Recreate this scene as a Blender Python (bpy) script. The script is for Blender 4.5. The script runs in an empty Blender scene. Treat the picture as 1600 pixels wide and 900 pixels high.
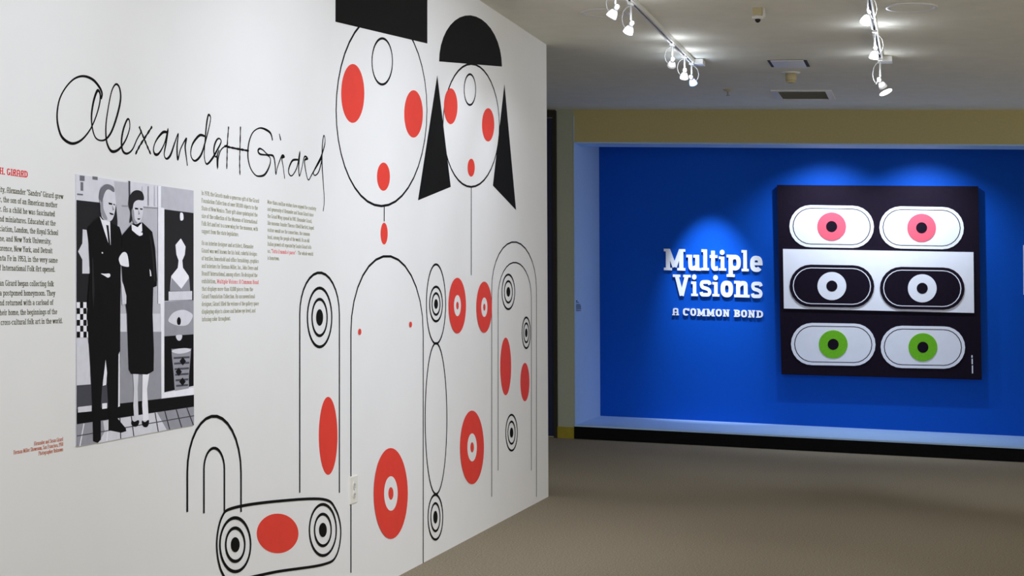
import bpy, bmesh, math, random
from mathutils import Vector, Matrix, geometry
random.seed(4)
scene = bpy.context.scene
COL = scene.collection

# ------------------------------------------------------------------ camera
FPX, YAW, PITCH, ROLL = 2522.4, 0.2511, -0.00189, 0.02841
CAM = Vector((2.38832, 0.0, 1.39711))
LEAN = -0.03383                      # the building's uprights lean slightly (metres of x per metre of height)
fw = Vector((-math.sin(YAW), math.cos(YAW), 0)); rt = Vector((math.cos(YAW), math.sin(YAW), 0)); up = Vector((0, 0, 1))
c, s = math.cos(PITCH), math.sin(PITCH); fw, up = fw * c + up * s, up * c - fw * s
c, s = math.cos(ROLL), math.sin(ROLL); rt, up = rt * c + up * s, up * c - rt * s
cd = bpy.data.cameras.new('camera'); cam = bpy.data.objects.new('camera', cd); COL.objects.link(cam)
cd.sensor_width = 36; cd.lens = FPX / 1600 * 36; cd.clip_end = 200
M = Matrix((rt, up, -fw)).transposed().to_4x4(); M.translation = CAM
cam.matrix_world = M; scene.camera = cam

# ------------------------------------------------------------------ world, exposure
world = bpy.data.worlds.new('world'); scene.world = world; world.use_nodes = True
bg = world.node_tree.nodes['Background']; bg.inputs[0].default_value = (1.0, 0.96, 0.87, 1); bg.inputs[1].default_value = 1.25
vs = scene.view_settings
vs.view_transform = 'Standard'; vs.look = 'None'; vs.gamma = 1; vs.use_curve_mapping = False; vs.exposure = 0.0

MURAL_W = 108.0     # watts of each mural washing lamp (all are real track heads below)

# ------------------------------------------------------------------ helpers
def W(p): return Vector((p[0] + LEAN * p[2], p[1], p[2]))
def hit(u, v, ax, val):
    """pixel -> point on the plane of axis ax (in upright building coordinates)"""
    D = fw + rt * ((u - 800) / FPX) - up * ((v - 450) / FPX)
    Cu = Vector((CAM.x - LEAN * CAM.z, CAM.y, CAM.z)); Du = Vector((D.x - LEAN * D.z, D.y, D.z))
    return Cu + Du * ((val - Cu[ax]) / Du[ax])

MATS = {}
def srgb(r, g, b):
    f = lambda q: (q / 255 / 12.92) if q / 255 <= .04045 else ((q / 255 + .055) / 1.055) ** 2.4
    return (f(r), f(g), f(b), 1)
def mat(name, col, rough=.6, metal=0, noise=0, scale=40, bump=0, bscale=200, spec=.4):
    m = bpy.data.materials.new(name); m.use_nodes = True; nt = m.node_tree; b = nt.nodes['Principled BSDF']
    b.inputs['Base Color'].default_value = col; b.inputs['Roughness'].default_value = rough; b.inputs['Metallic'].default_value = metal
    b.inputs['Specular IOR Level'].default_value = spec
    tc = nt.nodes.new('ShaderNodeTexCoord')
    if noise:
        n = nt.nodes.new('ShaderNodeTexNoise'); n.inputs['Scale'].default_value = scale; n.inputs['Detail'].default_value = 6
        nt.links.new(tc.outputs['Object'], n.inputs['Vector'])
        r = nt.nodes.new('ShaderNodeMapRange'); r.inputs[1].default_value = .3; r.inputs[2].default_value = .7
        r.inputs[3].default_value = 1 - noise; r.inputs[4].default_value = 1 + noise
        nt.links.new(n.outputs[0], r.inputs[0])
        x = nt.nodes.new('ShaderNodeVectorMath'); x.operation = 'SCALE'; x.inputs[0].default_value = col[:3]
        nt.links.new(r.outputs[0], x.inputs['Scale']); nt.links.new(x.outputs[0], b.inputs['Base Color'])
    if bump:
        n2 = nt.nodes.new('ShaderNodeTexNoise'); n2.inputs['Scale'].default_value = bscale; n2.inputs['Detail'].default_value = 3
        nt.links.new(tc.outputs['Object'], n2.inputs['Vector'])
        bp = nt.nodes.new('ShaderNodeBump'); bp.inputs['Strength'].default_value = bump; bp.inputs['Distance'].default_value = .004
        nt.links.new(n2.outputs[0], bp.inputs['Height']); nt.links.new(bp.outputs[0], b.inputs['Normal'])
    MATS[name] = m; return m
def emit(name, col, st):
    m = bpy.data.materials.new(name); m.use_nodes = True; nt = m.node_tree; b = nt.nodes['Principled BSDF']
    b.inputs['Base Color'].default_value = (.8, .8, .8, 1); b.inputs['Emission Color'].default_value = col; b.inputs['Emission Strength'].default_value = st
    MATS[name] = m; return m

def mesh_obj(name, verts, faces, m, parent=None, smooth=False, lean=True, tri=False):
    """one mesh object; verts in upright building coordinates"""
    off = parent_loc(parent)
    vv = [(W(p) if lean else Vector(p)) - off for p in verts]
    me = bpy.data.meshes.new(name); me.from_pydata([tuple(v) for v in vv], [], faces); me.materials.append(MATS[m])
    if smooth:
        for p in me.polygons: p.use_smooth = True
    o = bpy.data.objects.new(name, me); COL.objects.link(o)
    if parent: o.parent = parent
    return o
def parent_loc(p):
    v = Vector((0, 0, 0))
    while p is not None: v = v + p.location; p = p.parent
    return v
def tag(o, label=None, cat=None, group=None, kind=None):
    if label: o['label'] = label
    if cat: o['category'] = cat
    if group: o['group'] = group
    if kind: o['kind'] = kind
    return o
def thing(name, label, cat, loc, group=None):
    o = bpy.data.objects.new(name, None); COL.objects.link(o); o.location = W(loc); o.empty_display_size = .05
    return tag(o, label, cat, group)
BOXF = [(0, 3, 2, 1), (4, 5, 6, 7), (0, 1, 5, 4), (1, 2, 6, 5), (2, 3, 7, 6), (3, 0, 4, 7)]
def box_vf(x0, x1, y0, y1, z0, z1):
    return [(x0, y0, z0), (x1, y0, z0), (x1, y1, z0), (x0, y1, z0), (x0, y0, z1), (x1, y0, z1), (x1, y1, z1), (x0, y1, z1)], BOXF
class G:
    def __init__(s): s.v = []; s.f = []
    def add(s, v, f):
        n = len(s.v); s.v += [tuple(p) for p in v]; s.f += [tuple(i + n for i in q) for q in f]; return s
    def box(s, *a): return s.add(*box_vf(*a))
    def lathe(s, c, axis, prof, n=20, cap=True):
        """prof: list of (along, radius) from point c along unit axis"""
        a = Vector(axis).normalized(); t = a.orthogonal().normalized(); b = a.cross(t); c = Vector(c); v = []; f = []
        for (d, r) in prof:
            for i in range(n):
                q = 2 * math.pi * i / n; v.append(c + a * d + (t * math.cos(q) + b * math.sin(q)) * r)
        for j in range(len(prof) - 1):
            for i in range(n):
                k = (i + 1) % n; f.append((j * n + i, j * n + k, (j + 1) * n + k, (j + 1) * n + i))
        if cap: f.append(tuple(range(n - 1, -1, -1))); f.append(tuple((len(prof) - 1) * n + i for i in range(n)))
        return s.add(v, f)
    def tube(s, pts, r, n=8):
        pts = [Vector(p) for p in pts]; v = []; f = []; t0 = None
        for i, p in enumerate(pts):
            d = (pts[min(i + 1, len(pts) - 1)] - pts[max(i - 1, 0)]).normalized()
            t = d.orthogonal().normalized() if t0 is None else (t0 - d * t0.dot(d)).normalized(); t0 = t; b = d.cross(t)
            for k in range(n):
                q = 2 * math.pi * k / n; v.append(p + (t * math.cos(q) + b * math.sin(q)) * r)
        for j in range(len(pts) - 1):
            for i in range(n):
                k = (i + 1) % n; f.append((j * n + i, j * n + k, (j + 1) * n + k, (j + 1) * n + i))
        f.append(tuple(range(n - 1, -1, -1))); f.append(tuple((len(pts) - 1) * n + i for i in range(n)))
        return s.add(v, f)
    def build(s, name, m, parent=None, smooth=False, lean=True): return mesh_obj(name, s.v, s.f, m, parent, smooth, lean)
def struct(name, g, m): return tag(g.build(name, m), kind='structure')

# flat artwork helpers: 2-D outline -> thin slab on a surface -------------------------------------
def cat_rom(pts, closed=False, sub=6):
    P = [Vector((p[0], p[1])) for p in pts]; n = len(P); out = []
    rng = range(n) if closed else range(n - 1)
    for i in rng:
        if closed: a, b, c_, d = P[(i - 1) % n], P[i], P[(i + 1) % n], P[(i + 2) % n]
        else: a, b, c_, d = P[max(i - 1, 0)], P[i], P[i + 1], P[min(i + 2, n - 1)]
        for k in range(sub):
            t = k / sub; out.append(.5 * ((2 * b) + (c_ - a) * t + (2 * a - 5 * b + 4 * c_ - d) * t * t + (3 * b - a - 3 * c_ + d) * t ** 3))
    if not closed: out.append(P[-1])
    return out
def ribbon(pts, w, closed=False):
    """2-D centre line -> (verts, quads); w a number or a function of 0..1"""
    P = [Vector((p[0], p[1])) for p in pts]; Q = [P[0]]
    for p in P[1:]:
        if (p - Q[-1]).length > 1e-6: Q.append(p)
    P = Q
    if closed and (P[0] - P[-1]).length < 1e-6: P.pop()
    n = len(P); L = []; Rr = []
    for i in range(n):
        a = P[(i - 1) % n] if (closed or i > 0) else None; b = P[(i + 1) % n] if (closed or i < n - 1) else None
        d0 = (P[i] - a).normalized() if a is not None else (b - P[i]).normalized()
        d1 = (b - P[i]).normalized() if b is not None else d0
        t = d0 + d1
        t = t.normalized() if t.length > 1e-4 else d0
        nn = Vector((-t.y, t.x)); k = max(.55, nn.dot(Vector((-d0.y, d0.x))))
        hw = (w(i / (n - 1)) if callable(w) else w) / 2 / k
        L.append(P[i] + nn * hw); Rr.append(P[i] - nn * hw)
    v = []; 
    for i in range(n): v += [L[i], Rr[i]]
    f = [(2 * i, 2 * i + 1, 2 * ((i + 1) % n) + 1, 2 * ((i + 1) % n)) for i in range(n if closed else n - 1)]
    return v, f
def poly(pts):
    P = [Vector((p[0], p[1], 0)) for p in pts]
    return [Vector((p.x, p.y)) for p in P], [tuple(t) for t in geometry.tessellate_polygon([P])]
def ell(cx, cy, rx, ry, n=40, rot=0):
    o = []
    for i in range(n):
        a = 2 * math.pi * i / n; x, y = rx * math.cos(a), ry * math.sin(a)
        o.append((cx + x * math.cos(rot) - y * math.sin(rot), cy + x * math.sin(rot) + y * math.cos(rot)))
    return o
def annulus(o, i):
    n = len(o); return [Vector(p) for p in o] + [Vector(p) for p in i], [(k, (k + 1) % n, n + (k + 1) % n, n + k) for k in range(n)]
class Flat:
    """thin slab of 2-D pieces; surf maps (u, v, lift) to a point"""
    def __init__(s, surf, lift, depth): s.surf = surf; s.lift = lift; s.depth = depth; s.v = []; s.f = []; s.k = 0
    def add(s, vf):
        s.k += 1; e_ = s.depth * .012 * (s.k % 40)
        v, f = vf; n = len(s.v); top = [s.surf(p[0], p[1], s.lift + e_) for p in v]; bot = [s.surf(p[0], p[1], s.lift - s.depth) for p in v]; m = len(v)
        s.v += top + bot; nf = []
        cnt = {}
        for q in f:
            # orient so that the face normal looks away from the wall
            a, b, c_ = top[q[0]], top[q[1]], top[q[2]]; nrm = (b - a).cross(c_ - a)
            outw = s.surf(0, 0, 1) - s.surf(0, 0, 0)
            if nrm.dot(outw) < 0: q = tuple(reversed(q))
            nf.append(q)
            for i in range(len(q)): cnt[(q[i], q[(i + 1) % len(q)])] = 1
        s.f += [tuple(i + n for i in q) for q in nf]
        for (a, b) in cnt:
            if (b, a) not in cnt: s.f.append((n + b, n + a, n + m + a, n + m + b))
        return s
    def build(s, name, m, parent): return mesh_obj(name, s.v, s.f, m, parent)

# ------------------------------------------------------------------ materials
mat('mural_white', srgb(236, 236, 236), .55, noise=.012, scale=3, bump=.04, bscale=300)
mat('ceiling_paint', srgb(232, 230, 216), .85, noise=.03, scale=6, bump=.25, bscale=120)
mat('carpet', srgb(150, 139, 119), .95, noise=.34, scale=110, bump=1, bscale=260, spec=.1)
mat('soffit_olive', srgb(186, 175, 128), .8, noise=.04, scale=60, bump=.2, bscale=220)
mat('pier_grey', srgb(166, 172, 158), .8, noise=.04, scale=60, bump=.2, bscale=220)
mat('baseboard_olive', srgb(150, 136, 30), .6, noise=.08, scale=30)
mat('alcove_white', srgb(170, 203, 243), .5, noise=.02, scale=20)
mat('alcove_blue', srgb(0, 80, 188), .6, noise=.03, scale=30, bump=.12, bscale=260, spec=.12)
mat('kick_black', srgb(10, 10, 12), .7, noise=.2, scale=20, spec=.1)
mat('door_navy', srgb(8, 22, 70), .5, noise=.1, scale=10)
mat('frame_dark', srgb(30, 26, 16), .6, noise=.1, scale=20)
mat('line_black', srgb(10, 10, 9), .75, noise=.1, scale=20, spec=.12)
mat('vermilion', srgb(229, 58, 42), .6, noise=.03, scale=14)
mat('text_olive', srgb(74, 72, 30), .7, noise=.05, scale=50)
mat('text_pale', srgb(132, 130, 82), .7, noise=.05, scale=50)
mat('text_red', srgb(222, 30, 34), .7, noise=.05, scale=50)
mat('text_rust', srgb(190, 96, 50), .7, noise=.05, scale=50)
mat('letter_white', srgb(245, 246, 250), .45, noise=.01, scale=20)
mat('art_black', srgb(22, 12, 28), .7, noise=.15, scale=30, spec=.12)
mat('art_white', srgb(240, 241, 248), .6, noise=.015, scale=10)
mat('art_pink', srgb(240, 92, 112), .6, noise=.04, scale=60)
mat('art_green', srgb(110, 190, 16), .6, noise=.08, scale=60)
mat('metal_white', srgb(225, 225, 222), .35, noise=.02, scale=60)
mat('stem_grey', srgb(168, 168, 166), .4, noise=.03, scale=60)
mat('metal_grey', srgb(150, 152, 150), .4, metal=.5, noise=.05, scale=60)
mat('slot_dark', srgb(28, 26, 20), .7, noise=.1, scale=60)
mat('plastic_cream', srgb(190, 178, 140), .5, noise=.03, scale=60)
mat('grille_grey', srgb(150, 148, 136), .6, noise=.06, scale=60)
mat('plate_ivory', srgb(232, 230, 222), .4, noise=.01, scale=60)
for i, g in enumerate((5, 36, 76, 118, 156, 194, 222, 246)):
    mat('print_grey%d' % i, srgb(g, g, min(255, g + (10 if i > 1 else 3))), .6, noise=.04, scale=30, spec=.15)
emit('bulb_glow', (1, .98, .96, 1), 60)
emit('glass_glow', (.95, .97, 1, 1), 3)
emit('glass_dim', (.9, .95, 1, 1), .3)
emit('glass_blue', (.25, .42, 1, 1), 3)
emit('bulb_blue', (.75, .85, 1, 1), 60)

# ------------------------------------------------------------------ the room
YC, YB, YW = 10.441, 14.535, 15.70            # end of the mural wall, front of the alcove, blue wall
ZC, ZC2 = 3.0, 3.025
XL, XR, YN = -3.2, 8.0, -4.0
g = G(); g.box(XL, XR, YN, 17, -.15, 0); struct('floor', g, 'carpet')
g = G(); g.add([(XL, YN, ZC), (XR, YN, ZC), (XR, YC, ZC), (XL, YC, ZC), (XL, YB + .02, ZC2), (XR, YB + .02, ZC2),
                (XL, YN, ZC + .3), (XR, YN, ZC + .3), (XR, YB + .02, ZC + .3), (XL, YB + .02, ZC + .3)],
               [(0, 3, 2, 1), (3, 4, 5, 2), (6, 7, 8, 9), (0, 1, 7, 6), (4, 9, 8, 5), (1, 2, 5, 8, 7), (0, 6, 9, 4, 3)])
struct('ceiling', g, 'ceiling_paint')
g = G(); g.box(-.30, 0, YN, YC, 0, ZC); struct('wall_left', g, 'mural_white')
# alcove wall: pier, soffit, reveals, blue back
X0, XE = -.702, 4.75
ZS, ZL = 2.717, .128
g = G(); g.box(-.862, X0 - .0, YB, YW + .2, 0, ZC2); struct('wall_pier', g, 'pier_grey')
g = G(); g.box(X0, XR, YB, YB + .35, ZS + .012, ZC2); struct('wall_soffit', g, 'soffit_olive')
g = G(); g.box(X0, XE, YB + .35, YW, ZS + .25, ZS + .3); struct('ceiling_alcove', g, 'alcove_white')
g = G(); g.box(X0, XE, YB - .004, YB + .35, ZS, ZS + .012); struct('trim_1', g, 'alcove_white')
g = G(); g.box(X0, XE, YW, YW + .2, 0, ZC2); struct('wall_back', g, 'alcove_blue')
g = G(); g.box(X0, X0 + .006, YB - .004, YW, ZL, ZS + .25); struct('wall_reveal', g, 'alcove_white')
g = G(); g.box(XE, XR, YB, YW + .2, 0, ZC2); struct('wall_right', g, 'pier_grey')
g = G(); g.box(X0 - .004, XE, YB - .012, YB + .02, 0, ZL - .012); struct('baseboard_alcove', g, 'kick_black')
g = G(); g.box(X0, XE, YB - .016, YW, ZL - .014, ZL); struct('trim_2', g, 'alcove_white')
g = G(); g.box(-.868, X0 - .006, YB - .014, YB, 0, .105); struct('baseboard_pier', g, 'baseboard_olive')
g = G(); g.box(XL, -2.0, YB, YB + .2, 0, ZC2); struct('wall_corridor', g, 'pier_grey')
g = G(); g.box(XL - .2, XL, YC - 4, YB, 0, ZC2); struct('wall_far', g, 'pier_grey')
# navy door in dark frame beside the pier
d = thing('door_1', 'dark navy door in a dark frame beyond the end of the mural wall', 'door', (-1.4, YB, 0))
tag(d, kind='structure')
g = G(); g.box(-.895, -.864, YB - .03, YB + .1, 0, ZC2 - .005).box(-1.998, -1.965, YB - .03, YB + .1, 0, ZC2 - .005).box(-1.965, -.895, YB - .03, YB + .1, ZC2 - .07, ZC2 - .005)
g.build('door_frame', 'frame_dark', d)
g = G(); g.box(-1.96, -.9, YB + .02, YB + .07, .01, ZC2 - .075); g.build('door_leaf', 'door_navy', d)
g = G(); g.lathe((-1.0, YB + .02, 1.0), (0, -1, 0), [(0, .012), (.04, .012), (.045, .026), (.07, .022)], 14); g.build('door_handle', 'metal_grey', d)

# ------------------------------------------------------------------ slab-serif stroke lettering
XH, CH = 7.0, 10.0
def sup(l, r, b, t, a0, a1, n=18, e=2.7):
    cx, cy, rx, ry = (l + r) / 2, (b + t) / 2, (r - l) / 2, (t - b) / 2; o = []
    for i in range(n + 1):
        a = math.radians(a0 + (a1 - a0) * i / n); ca, sa = math.cos(a), math.sin(a)
        o.append((cx + rx * math.copysign(abs(ca) ** (2 / e), ca), cy + ry * math.copysign(abs(sa) ** (2 / e), sa)))
    return o
def glyph(ch, s, t):
    """list of (verts, faces) in a 10-unit cap-height grid, and the advance; s = stem, t = serif thickness"""
    h = s / 2; e = 1.05 + h * .9; out = []
    B = lambda x0, y0, x1, y1, w=s: out.append(ribbon([(x0, y0), (x1, y1)], w))
    def SF(x, y, side, top):                     # slab serif
        x0 = x - (e if side in 'fl' else h); x1 = x + (e if side in 'fr' else h); yy = y - t / 2 if top else y + t / 2
        B(x0, yy, x1, yy, t)
    def V(x, y0, y1, bs='', ts=''):
        B(x, y0, x, y1)
        if bs: SF(x, y0, bs, False)
        if ts: SF(x, y1, ts, True)
    def A(l, r, b, tt, a0, a1, w=s): out.append(ribbon(sup(l + h, r - h, b + h, tt - h, a0, a1), w))
    def O(l, r, b, tt): out.append(ribbon(sup(l + h, r - h, b + h, tt - h, 0, 360, 26), s, True))
    def C(pts, w=s): out.append(ribbon(cat_rom(pts, False, 5), w))
    def D(x0, y0, x1, y1, w=s): B(x0, y0, x1, y1, w)
    dot = lambda x, y, r: out.append(poly(ell(x, y, r, r, 14)))
    adv = 7
    if ch == 'a': C([(1.0, XH - 1.2), (1.8, XH - h), (3.4, XH - h), (4.6, XH - 1.6), (4.7, 3), (4.7, 0)]); A(.3, 4.7 + h, 0, 4.3, 0, 360); SF(4.7, 0, 'r', False); adv = 6.8
    elif ch == 'b': V(1.5, 0, 10, '', 'l'); O(1.5 - h, 6.3, 0, XH); adv = 6.9
    elif ch == 'c': A(.4, 5.4, 0, XH, 40, 318); adv = 6
    elif ch == 'd': V(4.9, 0, 10, 'r', 'l'); O(.3, 4.9 + h, 0, XH); adv = 7.2
    elif ch == 'e': A(.4, 5.9, 0, XH, 0, 322); B(.6, XH / 2, 5.9, XH / 2, t); adv = 6.5
    elif ch == 'f': C([(2.2, 0), (2.2, 6), (2.3, 8.6), (3.4, 10 - h), (4.8, 10 - h)]); SF(2.2, 0, 'f', False); B(.4, XH - t / 2, 4.4, XH - t / 2, t); adv = 4.8
    elif ch == 'g': O(.3, 5 + h, 0, XH); C([(5, XH), (5, 2), (5, -1.2), (3.8, -3 + h), (1, -3 + h)]); B(5, XH - t / 2, 5 + e, XH - t / 2, t); adv = 7
    elif ch in 'hn':
        V(1.6, 0, 10 if ch == 'h' else XH, 'f', 'l'); C([(1.6, 4.4), (2.6, XH - h - .4), (3.8, XH - h), (5.1, XH - 1.3), (5.3, 4), (5.3, 0)]); SF(5.3, 0, 'f', False); adv = 7.5
    elif ch == 'i': V(1.9, 0, XH, 'f', 'l'); dot(1.75, 9.1, h * 1.05 + .25); adv = 3.9
    elif ch == 'j': C([(2, XH), (2, -1), (1.2, -3 + h), (0, -3 + h)]); B(.8, XH - t / 2, 2, XH - t / 2, t); dot(1.9, 9.1, h + .25); adv = 3.6
    elif ch == 'k': V(1.6, 0, 10, 'f', 'l'); D(1.8, 3, 5, XH - .2); D(3, 4.2, 5.4, .2); SF(5.3, 0, 'f', False); SF(5, XH, 'f', True); adv = 7.2
    elif ch == 'l': V(1.9, 0, 10, 'f', 'l'); adv = 3.8
    elif ch == 'm':
        V(1.6, 0, XH, 'f', 'l')
        for x in (1.6, 5): C([(x, 4.4), (x + .9, XH - h - .4), (x + 2, XH - h), (x + 3.2, XH - 1.3), (x + 3.4, 4), (x + 3.4, 0)]); SF(x + 3.4, 0, 'f', False)
        adv = 10.8
    elif ch == 'o': O(.4, 5.9, 0, XH); adv = 6.4
    elif ch == 'p': V(1.6, -3, XH, 'f', 'l'); O(1.6 - h, 6.4, 0, XH); adv = 7
    elif ch == 'q': V(4.9, -3, XH, 'f', ''); O(.3, 4.9 + h, 0, XH); adv = 7
    elif ch == 'r': V(1.6, 0, XH, 'f', 'l'); C([(1.6, 4.2), (2.3, XH - h - .5), (3.4, XH - h), (4.7, XH - h - .1)]); adv = 5.3
    elif ch == 's': C([(5.0, XH - 1.9), (4.5, XH - .9), (2.9, XH - h * .8), (1.4, XH - 1.0), (1.0, XH - 2.1), (1.6, XH - 3.1), (2.9, 3.55), (4.3, 3.0), (4.9, 2.0), (4.4, .95), (2.9, h * .8), (1.2, .9), (.8, 1.9)], s * .8); adv = 5.9
    elif ch == 't': C([(2.2, 9), (2.2, 5), (2.2, 2), (2.9, h), (4.7, h + .2)]); B(.5, XH - t / 2, 4.5, XH - t / 2, t); adv = 5
    elif ch == 'u': C([(1.6, XH), (1.6, 3.4), (1.9, 1.2), (3.1, h), (4.4, h + .4), (5.1, 2.2)]); SF(1.6, XH, 'l', True); V(5.2, 0, XH, 'r', 'l'); adv = 7.4
    elif ch in 'vy':
        D(1.2, XH - .2, 3.3, 0); D(5.4, XH - .2, 3.3, 0); SF(1.2, XH, 'f', True); SF(5.4, XH, 'f', True); adv = 6.6
        if ch == 'y': C([(3.3, .4), (2.4, -2), (1.4, -3 + h), (.4, -3 + h)])
    elif ch == 'w':
        D(1.2, XH - .2, 2.9, 0); D(2.9, 0, 4.6, XH - .2); D(4.6, XH - .2, 6.3, 0); D(6.3, 0, 8, XH - .2); SF(1.2, XH, 'f', True); SF(8, XH, 'f', True); adv = 9.2
    elif ch == 'x': D(1.2, XH - .2, 5.2, .2); D(5.2, XH - .2, 1.2, .2); SF(1.2, XH, 'f', True); SF(5.2, XH, 'f', True); SF(1.2, 0, 'f', False); SF(5.2, 0, 'f', False); adv = 6.6
    elif ch == 'z': B(.8, XH - t / 2, 5, XH - t / 2, t); D(4.8, XH - t, 1, t); B(.8, t / 2, 5.1, t / 2, t); adv = 6
    elif ch == 'A': C([(1.5, 0), (1.5, 5), (1.7, 8.2), (3, 10 - h), (5, 10 - h), (6.3, 8.2), (6.5, 5), (6.5, 0)]); B(1.5, 4.2, 6.5, 4.2, t); SF(1.5, 0, 'f', False); SF(6.5, 0, 'f', False); adv = 8.4
    elif ch == 'B': V(1.6, 0, 10, 'l', 'l'); A(-2, 6.6, 4.6, 10, -90, 90); A(-2, 7, 0, 5.4, -90, 90); adv = 7.8
    elif ch == 'C': A(.4, 6.8, 0, 10, 40, 320); V(6.4, 6.6, 9.8); adv = 7.6
    elif ch == 'D': V(1.6, 0, 10, 'l', 'l'); A(-3.4, 7.2, 0, 10, -90, 90); adv = 7.9
    elif ch == 'E': V(1.6, 0, 10, 'l', 'l'); [B(1.6, y, x, y, t) for y, x in ((t / 2, 6.4), (5.2, 5), (10 - t / 2, 6.2))]; V(6, t, 2.6); V(5.8, 7.6, 10 - t); adv = 7.2
    elif ch == 'F': V(1.6, 0, 10, 'f', 'l'); [B(1.6, y, x, y, t) for y, x in ((5.2, 5), (10 - t / 2, 6.2))]; V(5.8, 7.6, 10 - t); adv = 6.8
    elif ch == 'G': A(.4, 6.8, 0, 10, 42, 340); V(6.2, .6, 4.6); B(4.2, 4.6 - t / 2, 7.4, 4.6 - t / 2, t); adv = 7.9
    elif ch == 'H': V(1.7, 0, 10, 'f', 'f'); V(6.3, 0, 10, 'f', 'f'); B(1.7, 5, 6.3, 5, t); adv = 8.4
    elif ch == 'I': V(2, 0, 10, 'f', 'f'); adv = 4.2
    elif ch == 'J': C([(3.4, 10), (3.4, 3), (3, 1), (1.6, h), (.5, 1.4)]); SF(3.4, 10, 'f', True); adv = 5.4
    elif ch == 'L': V(1.6, 0, 10, 'l', 'f'); B(1.6, t / 2, 6.2, t / 2, t); V(5.8, t, 3); adv = 6.8
    elif ch == 'M': V(1.8, 0, 10, 'f', 'l'); V(8.2, 0, 10, 'f', 'r'); D(1.9, 9.6, 5, 1.6); D(8.1, 9.6, 5, 1.6); adv = 10.4
    elif ch == 'N': V(1.8, 0, 10, 'f', 'l'); V(6.6, 0, 10, '', 'f'); D(1.9, 9.5, 6.5, .5); adv = 8.6
    elif ch == 'O': O(.4, 7, 0, 10); adv = 7.6
    elif ch == 'P': V(1.6, 0, 10, 'f', 'l'); A(-2, 6.8, 4.4, 10, -90, 90); adv = 7.2
    elif ch == 'R': C([(1.6, 0), (1.6, 5), (1.8, 8.4), (3, 10 - h), (4.6, 10 - h), (5.9, 8.8), (5.8, 6.6), (4.6, 5.2), (1.8, 5)]); D(4.4, 5, 5.9, .4); SF(1.6, 0, 'f', False); SF(6, 0, 'f', False); adv = 7.8
    elif ch == 'S': C([(5.9, 7.4), (5.4, 9.2), (3.6, 10 - h), (1.8, 9.2), (1.2, 7.4), (2.2, 5.8), (4.6, 4.7), (5.8, 2.8), (5.2, .9), (3.4, h), (1.6, .8), (.9, 2.8)]); adv = 7
    elif ch == 'T': V(3.6, 0, 10, 'f'); B(.5, 10 - t / 2, 6.7, 10 - t / 2, t); V(.9, 7.6, 10); V(6.3, 7.6, 10); adv = 7.4
    elif ch == 'U': C([(1.7, 10), (1.7, 3.4), (2.2, 1), (4, h), (5.8, 1), (6.3, 3.4), (6.3, 10)]); SF(1.7, 10, 'f', True); SF(6.3, 10, 'f', True); adv = 8.2
    elif ch == 'V': D(1.4, 9.8, 4, 0); D(6.8, 9.8, 4.1, 0); SF(1.4, 10, 'f', True); SF(6.8, 10, 'f', True); B(3.4, t * .4, 4.8, t * .4, t * .8); adv = 8
    elif ch == 'W': [D(*q) for q in ((1.4, 9.8, 3.2, 0), (3.2, 0, 5.2, 9.8), (5.2, 9.8, 7.2, 0), (7.2, 0, 9, 9.8))]; SF(1.4, 10, 'f', True); SF(9, 10, 'f', True); adv = 10.4
    elif ch == 'Y': D(1.2, 9.8, 3.8, 4.6); D(6.4, 9.8, 3.8, 4.6); V(3.8, 0, 5, 'f'); SF(1.2, 10, 'f', True); SF(6.4, 10, 'f', True); adv = 7.6
    elif ch == '0': O(.5, 5.9, 0, 10); adv = 6.4
    elif ch == '1': V(2.4, 0, 10, 'f', 'l'); adv = 4.8
    elif ch == '2': C([(.8, 7.6), (1.6, 9.4), (3.2, 10 - h), (5, 9), (5, 7), (3, 4), (.9, t)]); B(.7, t / 2, 5.6, t / 2, t); adv = 6.4
    elif ch == '3': A(.4, 5.6, 4.8, 10, 150, -90); A(.2, 5.8, 0, 5.4, 90, -150); adv = 6.4
    elif ch == '5': C([(1.1, 2), (2, h + .2), (3.6, h), (5.2, 1.8), (5.1, 4.6), (3.4, 5.8), (1.3, 5)]); V(1.3, 4.8, 10); B(1.3, 10 - t / 2, 5.4, 10 - t / 2, t); adv = 6.4
    elif ch == '7': B(.6, 10 - t / 2, 5.6, 10 - t / 2, t); D(5.2, 9.6, 2.4, 0); adv = 6
    elif ch == '8': O(.8, 5.6, 4.8, 10); O(.4, 6, 0, 5.4); adv = 6.4
    elif ch == '9': O(.5, 5.8, 4, 10); C([(5.2, 7), (5.2, 4), (4.4, 1.4), (2, h)]); adv = 6.4
    elif ch == '.': dot(1.4, .9, h + .3); adv = 2.8
    elif ch == ',': dot(1.4, .9, h + .3); D(1.5, .8, .9, -1.4, s * .8); adv = 2.8
    elif ch == ':': dot(1.4, .9, h + .3); dot(1.4, 5.6, h + .3); adv = 2.8
    elif ch == '-': B(.6, 3.6, 3.6, 3.6, t); adv = 4.2
    elif ch == '\u2013': B(.4, 3.6, 5.6, 3.6, t); adv = 6
    elif ch in '"\u201c\u201d': D(1, 10, .8, 7.4, s * .8); D(2.6, 10, 2.4, 7.4, s * .8); adv = 3.6
    elif ch == '\u00e8': A(.4, 5.9, 0, XH, 0, 322); B(.6, XH / 2, 5.9, XH / 2, t); D(2, 10, 3.6, 8.2); adv = 6.5
    else: adv = 3.4
    return out, adv
def mural(u, v, l): return Vector((l, u, v))                    # mural wall: u = y, v = z
def bluewall(u, v, l): return Vector((u, YW - l, v))            # blue wall: u = x, v = z
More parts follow.
